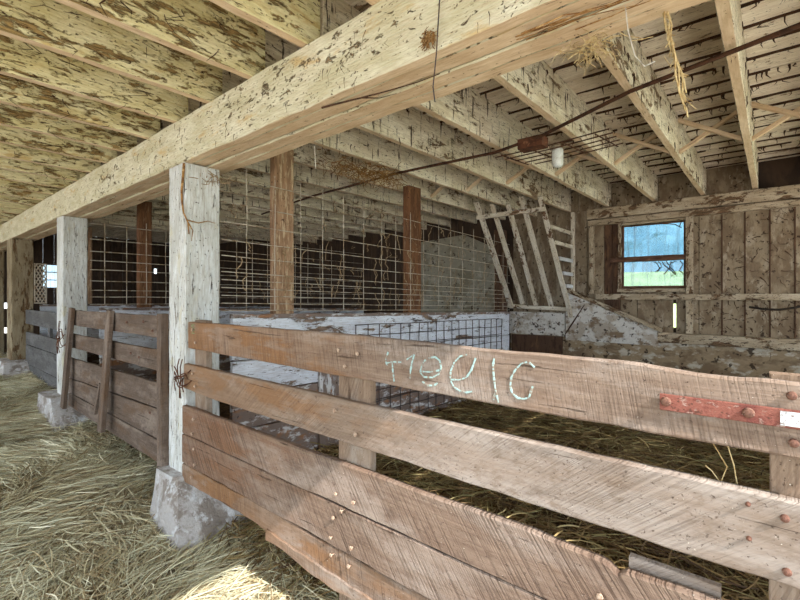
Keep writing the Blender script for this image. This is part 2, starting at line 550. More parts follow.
# ------------------------------------------------------------------ setting
def grid_ground(name, x0, x1, y0, y1, st, mat):
    nx, ny = int((x1 - x0) / st), int((y1 - y0) / st)
    m = MB()
    for j in range(ny + 1):
        for i in range(nx + 1):
            x, y = x0 + (x1 - x0) * i / nx, y0 + (y1 - y0) * j / ny
            m.v.append(Vector((x, y, ground(x, y))))
            m.g.append((x, y, 0))
    for j in range(ny):
        for i in range(nx):
            a = j * (nx + 1) + i
            m.f.append((a, a + 1, a + nx + 2, a + nx + 1))
    return m.build(name, mat, smooth=True)


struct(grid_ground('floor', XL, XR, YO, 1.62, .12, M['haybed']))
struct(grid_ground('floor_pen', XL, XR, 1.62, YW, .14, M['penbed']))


def slab(name, x0, x1, y0, y1, z0, z1, mat):
    m = MB()
    m.box(x0, x1, y0, y1, z0, z1, ch=.001)
    return struct(m.build(name, mat))


slab('ground_outside', -60, 60, -60, YW + .2, -.35, -.12, M['dirtground'])
slab('ground_meadow', -60, 60, YW + .2, 70, -.35, -.1, M['grassland'])

# deck boards above the joists
m = MB()
SEAMS = []
y = YO
while y < YW:
    w = random.uniform(.25, .33)
    m.board((XL, y + w / 2, DK + .0125), (XR + .1, y + w / 2, DK + .0125), w - random.uniform(.016, .026), .025, (0, 1, 0), rough=.007, step=.2, ch=.003)
    y += w
    SEAMS.append(y)
struct(m.build('ceiling', M['deck']))
slab('ceiling_loft', XL - .1, XR + .15, YO, YW + .15, DK + .07, DK + .2, M['darkwall'])


# far wall: vertical boards round the window hole
WX0, WX1, WZ0, WZ1 = -1.79, -.954, 1.85, 2.82


def vboards(m, x0, x1, z0, z1, y, w=.25, t=.025, gaps=.006, breaks=None):
    xs = breaks or []
    if not xs:
        n = max(1, round((x1 - x0) / w))
        xs = [x0 + (x1 - x0) * i / n for i in range(n + 1)]
    for a, b in zip(xs[:-1], xs[1:]):
        m.board(((a + b) / 2, y, z0), ((a + b) / 2, y, z1), b - a - gaps, t, (1, 0, 0), rough=.003, step=.3, ch=.003)


m = MB()
vboards(m, -3.6, -2.05, .9, 3.12, YW + .0125)
vboards(m, WX0 - .02, -1.108, .9, WZ0, YW + .0125)
vboards(m, -1.076, WX1, .9, WZ0, YW + .0125)
vboards(m, WX0 - .02, WX1, WZ1, 3.12, YW + .0125)
vboards(m, 0, 0, .9, 3.12, YW + .0125, breaks=[WX1, -.80, -.54, -.293, -.04, .2, .45, .7, .95])
vboards(m, -3.6, -.16, 3.12, DK, YW + .03, w=.6)
far = struct(m.build('wall_far', M['farwall']))
m = MB()
for x in (-.54, -.293, -.04, .2, .45, .7):
    m.board((x, YW - .006, 1.2), (x, YW - .006, 2.9), .018, .012, (1, 0, 0), rough=.004)
m.build('seam_batten', M['rustboard'], far)
m = MB()
vboards(m, -2.05, WX0 - .02, .9, 3.12, YW + .0125, w=.13)
struct(m.build('wall_far_reveal', M['rustboard']))
m = MB()
vboards(m, XL, -3.6, -.1, DK, YW + .0125, w=.3)
struct(m.build('wall_back', M['darkwall']))
m = MB()
yb = YW + .075
for (x0, x1, z0, z1) in ((-3.6, WX0 - .02, .9, DK + .09), (WX0 - .02, WX1 + .02, 2.86, DK + .09), (WX0 - .02, -1.14, .9, WZ0 - .03), (-1.076, WX1 + .02, .9, WZ0 - .03), (-1.14, -1.076, .9, 1.28), (-1.14, -1.076, 1.63, WZ0 - .03), (WX1 + .02, XR + .1, .9, DK + .09)):
    m.box(x0, x1, yb - .012, yb + .012, z0, z1, ch=.001)
struct(m.build('wall_far_cladding', M['darkwall']))
m = MB()
m.box(-3.6, XR, YW - .1, YW + .14, -.15, 1.07)
struct(m.build('wall_foundation', M['foundation']))

# right wall: open along the aisle, opened above low boarding by the pen for extra light
m = MB()
yy = 1.95
while yy < YW:
    m.board((XR + .0125, yy + .125, -.1), (XR + .0125, yy + .125, 1.0), .244, .025, (0, 1, 0), rough=.003, step=.3)
    yy += .25
struct(m.build('wall_right', M['farwall']))
m = MB()
m.box(XR - .02, XR + .06, YF + .42, YW + .1, 2.96, 3.12)
struct(m.build('trim_8', M['stud']))
slab('sun_block_roof', XR + .07, 3.25, YF + .6, YW + .6, 2.95, 3.05, M['stud'])  # unseen roof, added to keep sun out of the pen opening

# left end wall with small openings that show the sky
m = MB()
XLW = XL + .0125


def yz_boards(m, y0, y1, z0, z1, w=.3):
    n = max(1, round((y1 - y0) / w))
    for i in range(n):
        a, b = y0 + (y1 - y0) * i / n, y0 + (y1 - y0) * (i + 1) / n
        m.board((XLW, (a + b) / 2, z0), (XLW, (a + b) / 2, z1), b - a - .004, .025, (0, 1, 0), rough=0)


yz_boards(m, YO, 2.04, -.1, DK)
yz_boards(m, 2.04, 2.17, 1.55, DK)
yz_boards(m, 2.04, 2.17, .9, 1.4)
yz_boards(m, 2.04, 2.17, -.1, .75)
yz_boards(m, 2.17, 2.90, -.1, DK)
yz_boards(m, 2.90, 3.40, 2.62, DK)
yz_boards(m, 2.90, 3.40, -.1, 1.95)
yz_boards(m, 3.40, 5.74, -.1, DK)
yz_boards(m, 5.74, 5.78, -.1, DK)
yz_boards(m, 5.86, 5.90, -.1, DK)
yz_boards(m, 5.78, 5.86, 2.62, DK)
yz_boards(m, 5.78, 5.86, -.1, 2.46)
yz_boards(m, 5.90, YW, -.1, DK)
struct(m.build('wall_left', M['darkwall']))

win2 = bpy.data.objects.new('window_2', None)
C.objects.link(win2)
win2.location = (XL, 3.15, 1.95)
struct(win2)
win2['label'] = 'small bright window in the far left end wall beyond the diamond wire'
m = MB()
m.board((XL + .012, 2.90, 2.285), (XL + .012, 3.40, 2.285), .66, .004, rough=0, ch=.0005)
m.build('pane', M['glass'], win2)
m = MB()
for z in (1.96, 2.18, 2.40, 2.61):
    m.box(XL - .0, XL + .03, 2.90, 3.40, z - .012, z + .012, ch=.002)
m.build('sash', M['sash'], win2)

# trims on the far wall
def trim(n, x0, x1, y0, y1, z0, z1, mat=None, rough=.004):
    q = MB()
    q.box(x0, x1, y0, y1, z0, z1, rough=rough)
    return struct(q.build('trim_%d' % n, mat or M['stud']))


trim(1, -2.27, XR, YW - .14, YW - .002, 2.95, 3.11)
trim(2, -2.27, XR, YW - .10, YW - .002, 2.855, 2.94)
trim(3, -2.15, XR, YW - .09, YW - .013, 1.685, 1.77)
trim(4, -1.28, XR, YW - .16, YW - .002, 1.072, 1.21)
trim(5, -2.25, -2.19, YW - .09, YW - .002, 1.775, 2.85)
trim(6, -.945, -.855, YW - .11, YW - .014, 1.775, 2.85)
trim(7, -.945, -.865, YW - .10, YW - .014, 1.215, 1.68)

# window: frame, two sashes, panes
win = bpy.data.objects.new('window_1', None)
C.objects.link(win)
win.location = (-1.372, YW, WZ0)
struct(win)
win['label'] = 'small two-pane window with rusty brown sash bars in the far wall'
m = MB()
m.box(WX0 - .04, WX0 + .0, YW - .07, YW + .05, WZ0 - .03, WZ1 + .02, .002)
m.box(WX1 - .0, WX1 + .004, YW - .01, YW + .05, WZ0 - .03, WZ1 + .02, .002)
m.box(WX0 - .04, WX1, YW - .07, YW + .05, WZ1, WZ1 + .03, .002)
m.box(WX0 - .05, WX1, YW - .08, YW + .05, WZ0 - .05, WZ0, .002)
m.build('window_frame', M['stud'], win)
m = MB()
m.box(WX0 - .16, WX1 + .09, YW - .095, YW - .02, 2.255, 2.33, .004)
m.box(WX0, WX0 + .028, YW - .01, YW + .02, WZ0, WZ1, .002)
m.box(WX1 - .028, WX1, YW - .01, YW + .02, WZ0, WZ1, .002)
m.box(WX0, WX1, YW - .01, YW + .02, WZ0, WZ0 + .04, .003)
m.box(WX0, WX1, YW - .01, YW + .02, WZ1 - .025, WZ1, .002)
m.build('sash', M['sash'], win)
for (z0, z1) in ((WZ0 + .04, 2.27), (2.31, WZ1 - .025)):
    m = MB()
    m.board((WX0 + .02, YW + .012, (z0 + z1) / 2), (WX1 - .02, YW + .012, (z0 + z1) / 2), z1 - z0, .004, rough=0, ch=.0005)
    m.build('pane', M['glass'], win)

m = MB()
for i in range(41):
    for j in range(13):
        x, y = -30 + 1.25 * i, 10 + 2 * j
        m.v.append(Vector((x, y, -.12 + 3.5 * (j / 12) ** 1.2 + .12 * nz(x * .3, y * .3) * (j > 0))))
        m.g.append((x, y, 0))
for i in range(40):
    for j in range(12):
        a = i * 13 + j
        m.f.append((a, a + 13, a + 14, a + 1))
struct(m.build('ground_slope', M['grassland'], smooth=True))

# hazy wooded hillside beyond the meadow
m = MB()
for i in range(61):
    x = -45 + 1.2 * i
    h = 9.5 + 2.5 * nz(x * .12, 1) + 1.2 * nz(x * .5, 4)
    for j in range(9):
        a = j / 8
        m.v.append(Vector((x, 33.5 + 9 * a + 1.2 * nz(x * .4, a * 5), -.2 + h * math.sin(a * math.pi / 2) + .8 * a * nz(x * .9, a * 8, 3))))
        m.g.append((x, a * 10, 0))
for i in range(60):
    for j in range(8):
        a = i * 9 + j
        m.f.append((a, a + 9, a + 10, a + 1))
struct(m.build('hillside', M['trees'], smooth=True))

# ------------------------------------------------------------------ main beam
def bounce_lit_underside(o):  # downward faces get the limewash with bounce light in its colour
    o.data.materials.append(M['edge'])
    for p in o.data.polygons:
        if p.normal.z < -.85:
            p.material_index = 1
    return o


beam = thing('main_beam', 'huge whitewashed built-up timber beam running the length of the barn over the post row', 'beam', (-7, YF + .2, 2.775))
y = YF
for i, w in enumerate((.075, .11, .11, .095)):
    m = MB()
    dz = (0, .006, -.002, .004)[i]
    m.board((XL + .03, y + w / 2, 2.95 + dz / 2), (XR + .02, y + w / 2, 2.95 + dz / 2), .345 - dz, w - .006, rough=.008, step=.1, ch=.007)
    bounce_lit_underside(m.build('beam_plank', M['beam'], beam))
    y += w

# ------------------------------------------------------------------ joists


jx = [-1.98 - .55 * i for i in range(24)]
near = [-1.43, -.88, -.33, .22, .77]
allx = sorted(near + jx, reverse=True)
k = 0
for x in allx:
    if x < -15.2:
        break
    m = MB()
    m.board((x, YO, (JB + DK) / 2), (x, YF + .10, (JB + DK) / 2), DK - JB, .06, rough=.005, step=.12)
    o = bounce_lit_underside(m.build('ceiling_joist', M['joist_aisle']))
    tag(o, 'cream flaking ceiling joist over the hay aisle, %s joist from the barn\'s near end' % ORD[k], 'joist', 'aisle ceiling joists')
    k += 1
k = 0
px = [.37 + .59, .37, -.21, -.77, -1.36, -2.0, -2.62, -3.2, -3.8, -4.4, -5.0, -5.6, -6.2, -6.8, -7.4, -8.0, -8.6, -9.2, -9.8]
pj = [x + .026 for x in px]
pj[0] = .90
for x in pj:
    m = MB()
    m.board((x, YF + .12, (JB + DK) / 2 + .002), (x, YW - .005, (JB + DK) / 2 + .002), DK - JB - .004, .06, rough=.005, step=.12)
    o = bounce_lit_underside(m.build('ceiling_joist', M['joist_pen']))
    tag(o, 'whitewashed, drip-stained ceiling joist over the pens, %s joist from the right-hand wall' % ORD[k], 'joist', 'pen ceiling joists')
    k += 1

# herringbone struts between the pen joists
for i in range(1, 9):
    xa, xb = pj[i] + .027, pj[i - 1] - .027
    for s in range(2):
        yy = 5.05 + (.05 if s else 0) + random.uniform(-.08, .08) * 0
        z0, z1 = (JB + .035, DK - .035) if s else (DK - .035, JB + .035)
        m = MB()
        m.board((xa, yy, z0), (xb, yy, z1), .035, .05, (0, 0, 1), rough=.003)
        o = m.build('bridging_strut', M['edge'])
        if i == 1:
            wh = 'in the joist bay beside the right wall'
        else:
            wh = 'in the %s bay from the right wall' % ORD[i - 1]
        tag(o, ('bridging strut rising to the right between joists %s' if s else 'bridging strut falling to the right between joists %s') % wh, 'strut', 'bridging struts between joists')

# ------------------------------------------------------------------ posts on concrete blocks
def post(x0, x1, y0, y1, z0, z1, mat, label, name='timber_post'):
    m = MB()
    m.board(((x0 + x1) / 2, (y0 + y1) / 2, z0), ((x0 + x1) / 2, (y0 + y1) / 2, z1), x1 - x0, y1 - y0, (1, 0, 0), rough=.006, step=.1, ch=.012)
    return tag(m.build(name, mat), label, 'post')


def footing(x0, x1, y0, y1, zt, bx0, bx1, by0, by1, zb, label):
    m = MB()
    n = 6
    def ring(f):
        xa, xb = bx0 + (x0 - bx0) * f, bx1 + (x1 - bx1) * f
        ya, yb = by0 + (y0 - by0) * f, by1 + (y1 - by1) * f
        z = zb + (zt - zb) * f
        out = []
        c = [(xa, ya), (xb, ya), (xb, yb), (xa, yb)]
        for k in range(4):
            p, q = c[k], c[(k + 1) % 4]
            for j in range(n):
                u = j / n
                X, Y = p[0] + (q[0] - p[0]) * u, p[1] + (q[1] - p[1]) * u
                if j == 0:
                    X += (.02 if k in (0, 3) else -.02)
                    Y += (.02 if k in (0, 1) else -.02)
                d = .022
                out.append(Vector((X + d * nz(X * 5, Y * 5, z * 5 + 3), Y + d * nz(X * 5 + 7, Y * 5, z * 5), z + .015 * nz(X * 6, Y * 6, 9))))
        return out
    rings = [ring(f / 7) for f in range(8)]
    for r in rings:
        for p in r:
            m.v.append(p)
            m.g.append(tuple(p))
    R = 4 * n
    for i in range(7):
        for k in range(R):
            m.f.append((i * R + k, i * R + (k + 1) % R, (i + 1) * R + (k + 1) % R, (i + 1) * R + k))
    m.f.append(tuple(7 * R + k for k in range(R)))
    m.f.append(tuple(R - 1 - k for k in range(R)))
    return tag(m.build('concrete_footing', M['concrete']), label, 'concrete block')


post(-3.738, -3.45, YF + .004, 1.79, .355, 2.772, M['post'], 'thick whitewashed post where the long near fence begins, wire tied round it')
post(-7.262, -6.975, YF + .004, 1.78, .42, 2.772, M['post'], 'whitewashed post standing between the dark brown and the slate grey plank fences')
post(-10.86, -10.43, YF + .004, 1.82, .52, 2.772, M['post_tan'], 'broad worn tan post at the far end of the slate grey fence')
post(-13.75, -13.3, YF + .004, 1.8, .3, 2.772, M['post_tan'], 'dim brown post at the left edge, beyond the broad tan post')
footing(-3.80, -3.42, 1.42, 1.86, .37, -3.74, -3.08, 1.30, 2.6, -.14, 'pale concrete block under the thick post where the near fence begins')
footing(-7.50, -6.85, 1.34, 1.86, .46, -7.4, -6.18, 1.28, 2.1, -.02, 'pale concrete block in the hay beside the dark brown fence')
footing(-10.98, -10.3, 1.36, 1.9, .58, -11.0, -9.6, 1.28, 2.1, .10, 'pale concrete block under the broad tan post')


# ------------------------------------------------------------------ near plank gate
def interp(pts):
    def f(x):
        if x <= pts[0][0]:
            return pts[0][1]
        for (a, b), (c, d) in zip(pts[:-1], pts[1:]):
            if x <= c:
                return b + (d - b) * (x - a) / (c - a)
        return pts[-1][1]
    return f


GX0, GX1 = -3.437, .13
gate = thing('plank_gate', 'long near fence gate of five rough-sawn planks with chalk writing on its top board', 'fence', ((GX0 + GX1) / 2, YF, .2))


def gboard(x0, x1, ztop, zbot, mat, y=YF, t=.04, top=None, bot=None, rough=.005, parent=None, name='plank'):
    mb = MB()
    tf = (lambda s: top(x0 + s) - ztop) if top else None
    bf = (lambda s: bot(x0 + s) - zbot) if bot else None
    mb.board((x0, y, (ztop + zbot) / 2), (x1, y, (ztop + zbot) / 2), ztop - zbot, t, rough=rough, step=.025, top=tf, bot=bf, ch=.006)
    return mb.build(name, mat, parent or gate)


b1 = gboard(-3.33, GX1, 1.545, 1.348, M['gate_near'], top=interp([(-3.33, 1.553), (-1.5, 1.558), (-.86, 1.545), (-.48, 1.547), (-.31, 1.544), (-.25, 1.536), (-.167, 1.527), (-.07, 1.526), (-.03, 1.53), (.13, 1.532)]),
            bot=interp([(-3.33, 1.356), (-.56, 1.341), (.13, 1.340)]))
b2 = gboard(-3.40, GX1, 1.233, 1.018, M['gate_mid'], bot=interp([(-3.4, 1.045), (-3.0, 1.03), (-.66, 1.015), (.13, 1.013)]))
b3 = gboard(-3.43, GX1, .914, .700, M['gate_low'], top=interp([(-3.43, .914), (-.66, .917), (-.415, .906), (-.39, .895), (-.372, .878), (-.36, .893), (-.345, .897), (-.12, .905), (.13, .905)]))
b4 = gboard(-3.435, GX1, .695, .478, M['gate_low'])
b5 = gboard(-3.44, GX1, .472, .30, M['gate_near'], y=YF + .004, bot=interp([(-3.44, .336), (-2.9, .345), (-2.63, .350), (-2.4, .345), (-2.29, .336), (-2.22, .300), (-2.1, .292), (-1.83, .285), (-1.53, .284), (-1.0, .27), (.13, .27)]), rough=.010)
m = MB()
m.board((-1.595, YF + .045, .12), (-1.595, YF + .045, 1.50), .225, .045, (1, 0, 0), rough=.005)
m.build('cleat', M['cleat'], gate)
m = MB()
m.board((.065, YF + .047, .05), (.065, YF + .047, 1.543), .15, .05, (1, 0, 0), rough=.003)
m.build('cleat', M['cleat'], gate)
m = MB()
m.board((-3.225, YF + .047, .4), (-3.225, YF + .047, 1.565), .17, .05, (1, 0, 0), rough=.004)
m.build('cleat', M['cleat'], gate)
m = MB()
m.board((-.35, YF + .045, .865), (-.115, YF + .045, .865), .12, .03, rough=.003)
m.build('splice_board', M['gate_mid'], gate)
# splintered slab along the foot of the lowest plank
m = MB()
m.board((-2.30, YF - .012, .325), (-.6, YF - .008, .265), .07, .03, rough=.02, step=.03)
m.build('bark_edge', M['gate_near'], gate)

# strap hinge
hinge = MB()
hinge.board((-.254, YF - .028, 1.4405), (.14, YF - .028, 1.4405), .047, .009, rough=.0007, ch=.002)
hg = hinge.build('strap_hinge', M['redmetal'], gate)
hg['label'] = 'flat red painted strap hinge'
m = MB()
m.board((.012, YF - .0335, 1.441), (.13, YF - .0335, 1.441), .036, .002, rough=.0012, step=.02, ch=.0006)
m.build('white_paint_patch', M['whitepaint'], hg)


def bolt(x, z, y, r, parent, mat, name='bolt'):
    mb = MB()
    mb.lathe((x, y, z), (0, -1, 0), [(-.01, r * .95), (0.0, r), (.004, r * 1.0), (.008, r * .86), (.0115, r * .5), (.0125, r * .12)], 14)
    return mb.build(name, mat, parent, smooth=True)


for (x, z, y, r) in ((-.2385, 1.443, YF - .0325, .0135), (-.051, 1.443, YF - .0325, .0135), ):
    bolt(x, z, y, r, hg, M['bolt'])
for (x, z, y, r) in ((.034, 1.498, YF - .02, .011), (.038, 1.380, YF - .02, .011), (.021, 1.186, YF - .02, .010), (.025, 1.052, YF - .02, .010), (-.052, 1.20, YF - .02, .006), (-.05, 1.11, YF - .02, .006)):
    bolt(x, z, y, r, gate, M['bolt'])
for (x, z) in ((-1.672, .756), (-1.542, .754), (-1.71, .525), (-1.556, .53), (-1.578, .429), (-1.70, .44), (-1.62, .69), (-1.69, .63), (-1.65, 1.48), (-1.515, 1.475), (-1.60, 1.40),
               (-1.67, 1.17), (-1.53, 1.08), (-3.23, 1.50), (-3.2, 1.41), (-3.24, 1.18), (-3.2, 1.09), (-.42, .80), (-.48, .74), (-3.22, .85), (-3.24, .74), (-3.22, .63), (-3.2, .52), (-3.25, .42)):
    mb = MB()
    h = random.uniform(.012, .024)
    dx, dz = random.uniform(-.3, .3), random.uniform(-.3, .2)
    mb.lathe((x, YF - .019, z), (dx, -1, dz), [(-.004, .003), (h - .004, .003), (h - .004, .0105), (h, .0105), (h + .0015, .005)], 8)
    mb.build('nail', M['nailmat'], gate)

# chalk writing on the top plank: strokes lie on the board face
def chalk_pt(cx, cy):
    """point of the board face for a stroke point measured in a 200 x 100 px detail of the board"""
    x_px, y_px = 360 + cx / 4, 330 + cy / 4
    a = math.radians(40.35)
    f, yh = 440.3, 295.3
    rx = (x_px - 400) / f
    d = Vector((rx * math.cos(a) - math.sin(a), rx * math.sin(a) + math.cos(a), (yh - y_px) / f))
    s = (YF - .0225) / d.y
    return Vector((d.x * s, YF - .0225, 1.75 + d.z * s))


strokes = [
    [(112, 88), (102, 115), (104, 135), (112, 143)], [(104, 133), (130, 127), (165, 129)], [(128, 128), (130, 160), (136, 206)],
    [(217, 98), (207, 130), (201, 165), (199, 194)], [(186, 118), (214, 100)],
    [(262, 118), (246, 140), (240, 170), (256, 188), (290, 190), (315, 176), (324, 150), (318, 122), (300, 108), (275, 112)], [(242, 166), (280, 168), (322, 160)], [(248, 206), (270, 222), (295, 222), (310, 212)],
    [(428, 98), (400, 105), (376, 130), (362, 165), (360, 195)], [(360, 198), (395, 200), (425, 190), (445, 160), (462, 112)], [(362, 204), (375, 228), (400, 244), (425, 250), (448, 246)],
    [(536, 112), (531, 140), (534, 185), (541, 240), (553, 290)], [(541, 248), (533, 280)],
    [(668, 128), (645, 134), (620, 160), (604, 190), (600, 225), (608, 252)], [(610, 255), (630, 272), (655, 276), (676, 270)], [(676, 130), (698, 150)], [(676, 268), (690, 225)],
]
m = MB()
for st in strokes:
    pts = []
    for a, b in zip(st[:-1], st[1:]):
        for k in range(4):
            u = k / 4
            pts.append((a[0] + (b[0] - a[0]) * u, a[1] + (b[1] - a[1]) * u))
    pts.append(st[-1])
    P = [chalk_pt(*p) for p in pts]
    b = len(m.v)
    for i, p in enumerate(P):
        d = (P[min(i + 1, len(P) - 1)] - P[max(i - 1, 0)])
        n = Vector((-d.z, 0, d.x)).normalized()
        w = .0031 * (1 + .9 * nz(p.x * 90, p.z * 90))
        for q, yo in ((w, 0), (-w, 0), (-w, .004), (w, .004)):
            m.v.append(p + n * q + Vector((0, yo, 0)))
            m.g.append(tuple(p))
    for i in range(len(P) - 1):
        for k in range(4):
            m.f.append((b + i * 4 + k, b + i * 4 + (k + 1) % 4, b + (i + 1) * 4 + (k + 1) % 4, b + (i + 1) * 4 + k))
m.build('chalk_writing', M['chalk'], gate)['label'] = 'pale blue chalk letters'
m = MB()
for k in range(7):
    z = 1.47 + .01 * k
    m.tube([(-3.27 + .01 * math.sin(k * 2), YF - .0215, z), (-3.235 + .014 * math.cos(k * 3), YF - .0215, z + .004)], .003, 4)
m.build('green_paint_smear', M['green'], gate)

# ------------------------------------------------------------------ second gate (dark brown) and third (slate grey)
g2 = thing('plank_gate', 'dark brown plank gate with two slanting battens beyond the thick white post', 'fence', (-5.2, YF, .3))
for i, (za, zb, zc, zd) in enumerate(((1.570, 1.392, 1.579, 1.397), (1.285, 1.118, 1.298, 1.124), (.985, .745, 1.025, .818), (.735, .565, .805, .56), (.555, .40, .545, .36))):
    m = MB()
    x0, x1 = -6.60 + (.12 if i < 2 else 0), -3.80
    zt0, zb0, zt1, zb1 = za, zb, zc, zd
    hh = (zt0 - zb0 + zt1 - zb1) / 2
    L = x1 - x0
    m.board((x0, YF, (zt0 + zb0) / 2), (x1, YF, (zt1 + zb1) / 2), hh, .035, rough=.006, step=.06,
            top=lambda s, a=(zt0 - zb0) / 2 - hh / 2, b=(zt1 - zb1) / 2 - hh / 2: a + (b - a) * s / L,
            bot=lambda s, a=(zt0 - zb0) / 2 - hh / 2, b=(zt1 - zb1) / 2 - hh / 2: -(a + (b - a) * s / L))
    m.build('plank', M['gate_dark'], g2)
for (xt, xb, zt, zb) in ((-6.32, -6.40, 1.60, .42), (-4.97, -5.02, 1.60, .42)):
    m = MB()
    m.board((xb, YF - .11, zb), (xt, YF - .045, zt), .12, .04, (1, 0, 0), rough=.004)
    m.build('slanting_batten', M['gate_dark'], g2)
m = MB()
m.board((-3.79, YF - .02, .28), (-3.79, YF - .02, 1.60), .09, .06, (1, 0, 0), rough=.004)
m.build('end_batten', M['gate_dark'], g2)
m = MB()
m.board((-5.24, YF - .10, .55), (-5.17, YF - .07, .86), .04, .03, (1, 0, 0), rough=.004)
m.build('broken_stick', M['gate_dark'], g2)
for (x, z) in ((-4.6, 1.5), (-4.2, 1.52), (-4.3, 1.2), (-4.0, 1.45), (-4.05, .75), (-4.5, 1.22)):
    bolt(x, z, YF - .017, .012, g2, M['bolt'], 'nail')

g3 = thing('plank_gate', 'slate grey plank gate between the white post and the broad tan post', 'fence', (-8.6, YF + .22, .1))
for (zt, zb) in ((1.486, 1.23), (1.085, .86), (.85, .51), (.505, .12)):
    m = MB()
    m.board((-10.42, YF + .22, (zt + zb) / 2), (-7.0, YF + .22, (zt + zb) / 2), zt - zb, .035, rough=.006, step=.08)
    m.build('plank', M['gate_slate'], g3)
m = MB()
m.board((-8.9, YF + .26, .1), (-8.9, YF + .26, 1.46), .12, .04, (1, 0, 0), rough=.004)
m.build('cleat', M['gate_slate'], g3)


# ------------------------------------------------------------------ wire ties
def tie(cx, cz, label, xr=.14, yc=YF - .03, s=1.0):
    m = MB()
    for k in range(5):
        pts = []
        ph = random.uniform(0, 6)
        for i in range(14):
            t = i / 13
            pts.append((cx + s * (-.13 + .26 * t + .02 * math.sin(7 * t + ph)), yc - .012 * math.sin(math.pi * t) - .008 * math.sin(9 * t + ph), cz + s * (.035 * math.sin(5 * t + ph) + .02 * (k - 2))))
        m.tube(pts, .0045, 5)
    for k in range(4):
        x = cx + random.uniform(-.08, .08)
        m.tube([(x, yc - .01, cz), (x + random.uniform(-.03, .03), yc - .03, cz - .06 * s), (x + random.uniform(-.05, .05), yc - .02, cz - random.uniform(.09, .16) * s)], .004, 5)
    for k in range(2):
        x = cx - .04 + .05 * k
        m.tube([(x, yc - .01, cz), (x + .015, yc - .02, cz + .08 * s), (x + .03, yc - .012, cz + .14 * s)], .004, 5)
    return tag(m.build('wire_tie', M['rust'], smooth=True), label, 'wire')


tie(-3.42, 1.13, 'rusty twist of wire tying the near fence to the thick white post')
tie(-6.62, 1.23, 'rusty wire knot holding the dark brown gate to the second white post', s=1.5, yc=YF - .09)

# ------------------------------------------------------------------ pen partitions with wire mesh
TILT = -.024


def partition(x, y0, y1, ztop, name, label, low=True):
    t = thing(name, label, 'pen wall', (x, (y0 + y1) / 2, .1))
    zs = [ztop, ztop - .39, ztop - .68] + ([ztop - .98, ztop - 1.3, .05] if low else [.05])
    for i, (a, b) in enumerate(zip(zs[:-1], zs[1:])):
        m = MB()
        dz = TILT * (y1 - y0)
        if b < .1:
            m.board((x, y0, (a + .0) / 2 + .02), (x, y1, (a + .0) / 2 + .02 + dz / 2), a - .05, .045, rough=.004, step=.15)
        else:
            m.board((x, y0, (a + b) / 2), (x, y1, (a + b) / 2 + dz), a - b - .012, .045, rough=.004, step=.15)
        m.build('wall_board', M['halfwall'] if i < 2 else M['halfwall_low'], t)
    m = MB()
    m.board((x + .004, y0, ztop - .012), (x + .004, y1, ztop - .012 + TILT * (y1 - y0)), .035, .06, rough=.010, step=.08)
    m.build('cap_strip', M['halfwall_low'], t)
    return t


def wire_panel(x, y0, y1, zs, ys, tilt, r, mat, label, yt0=None, top=None, sag=.006):
    m = MB()
    for z in zs:
        pts = []
        n = max(4, int((y1 - y0) / .3))
        so = random.uniform(0, 50)
        for i in range(n + 1):
            y = y0 + (y1 - y0) * i / n
            pts.append((x + sag * nz(y * 2, so), y, z + tilt * (y - y0) + sag * nz(y * 2.3, so + 7)))
        m.tube(pts, r, 5)
    for y in ys:
        pts = []
        so = random.uniform(0, 50)
        z0, z1 = min(zs), top or max(zs)
        for i in range(7):
            z = z0 + (z1 - z0) * i / 6
            pts.append((x + r * 1.5 + sag * nz(z * 2, so), y + sag * nz(z * 2.3, so + 7), z + tilt * (y - y0)))
        m.tube(pts, r, 5)
    return tag(m.build('wire_mesh_panel', mat), label, 'wire mesh')


partition(-3.475, 1.90, 6.95, 1.585, 'pen_partition', 'whitewashed plank half wall with brown stains behind the near fence')
zs = [1.625, 1.685, 1.75, 1.815, 1.88, 1.945, 2.08, 2.21, 2.358, 2.52, 2.74]
ys = [2.022, 2.30, 2.586, 2.855, 3.136, 3.432, 3.723, 3.969, 4.25, 4.519, 4.852, 5.14, 5.45, 5.756, 6.086, 6.4, 6.7]
wire_panel(-3.445, 1.80, 6.95, zs, ys, TILT, .0038, M['wire'], 'rusty hog wire panel above the whitewashed half wall behind the near fence', top=2.84)
gy = [3.3 + .185 * i for i in range(19)]
gz = [1.43 - .125 * i for i in range(10)]
wire_panel(-3.435, 3.3, 6.63, gz, gy, -.02, .0055, M['wiredark'], 'dark square wire grid hung low on the whitewashed half wall', sag=.012)
m = MB()
m.board((-3.435, 2.97, .15), (-3.435, 2.97, 1.1), .33, .03, (0, 1, 0), rough=.01)
tag(m.build('cleat_board', M['halfwall_low']), 'short soiled board upright against the whitewashed half wall', 'board')

partition(-6.99, 1.92, 6.95, 1.575, 'pen_partition', 'whitewashed half wall seen past the dark brown gate')
wire_panel(-6.96, 1.80, 6.9, [1.63, 1.73, 1.82, 1.945, 2.096, 2.219, 2.342, 2.506, 2.711], [1.967, 2.235, 2.49, 2.758, 3.03, 3.3, 3.6, 3.9, 4.2, 4.5, 4.8, 5.1, 5.4, 5.7, 6.0], -.01, .0055, M['wire'], 'wire mesh panel seen above the dark brown gate', top=2.8)
partition(-10.5, 1.92, 6.95, 1.575, 'pen_partition', 'dim half wall behind the slate grey gate', low=False)
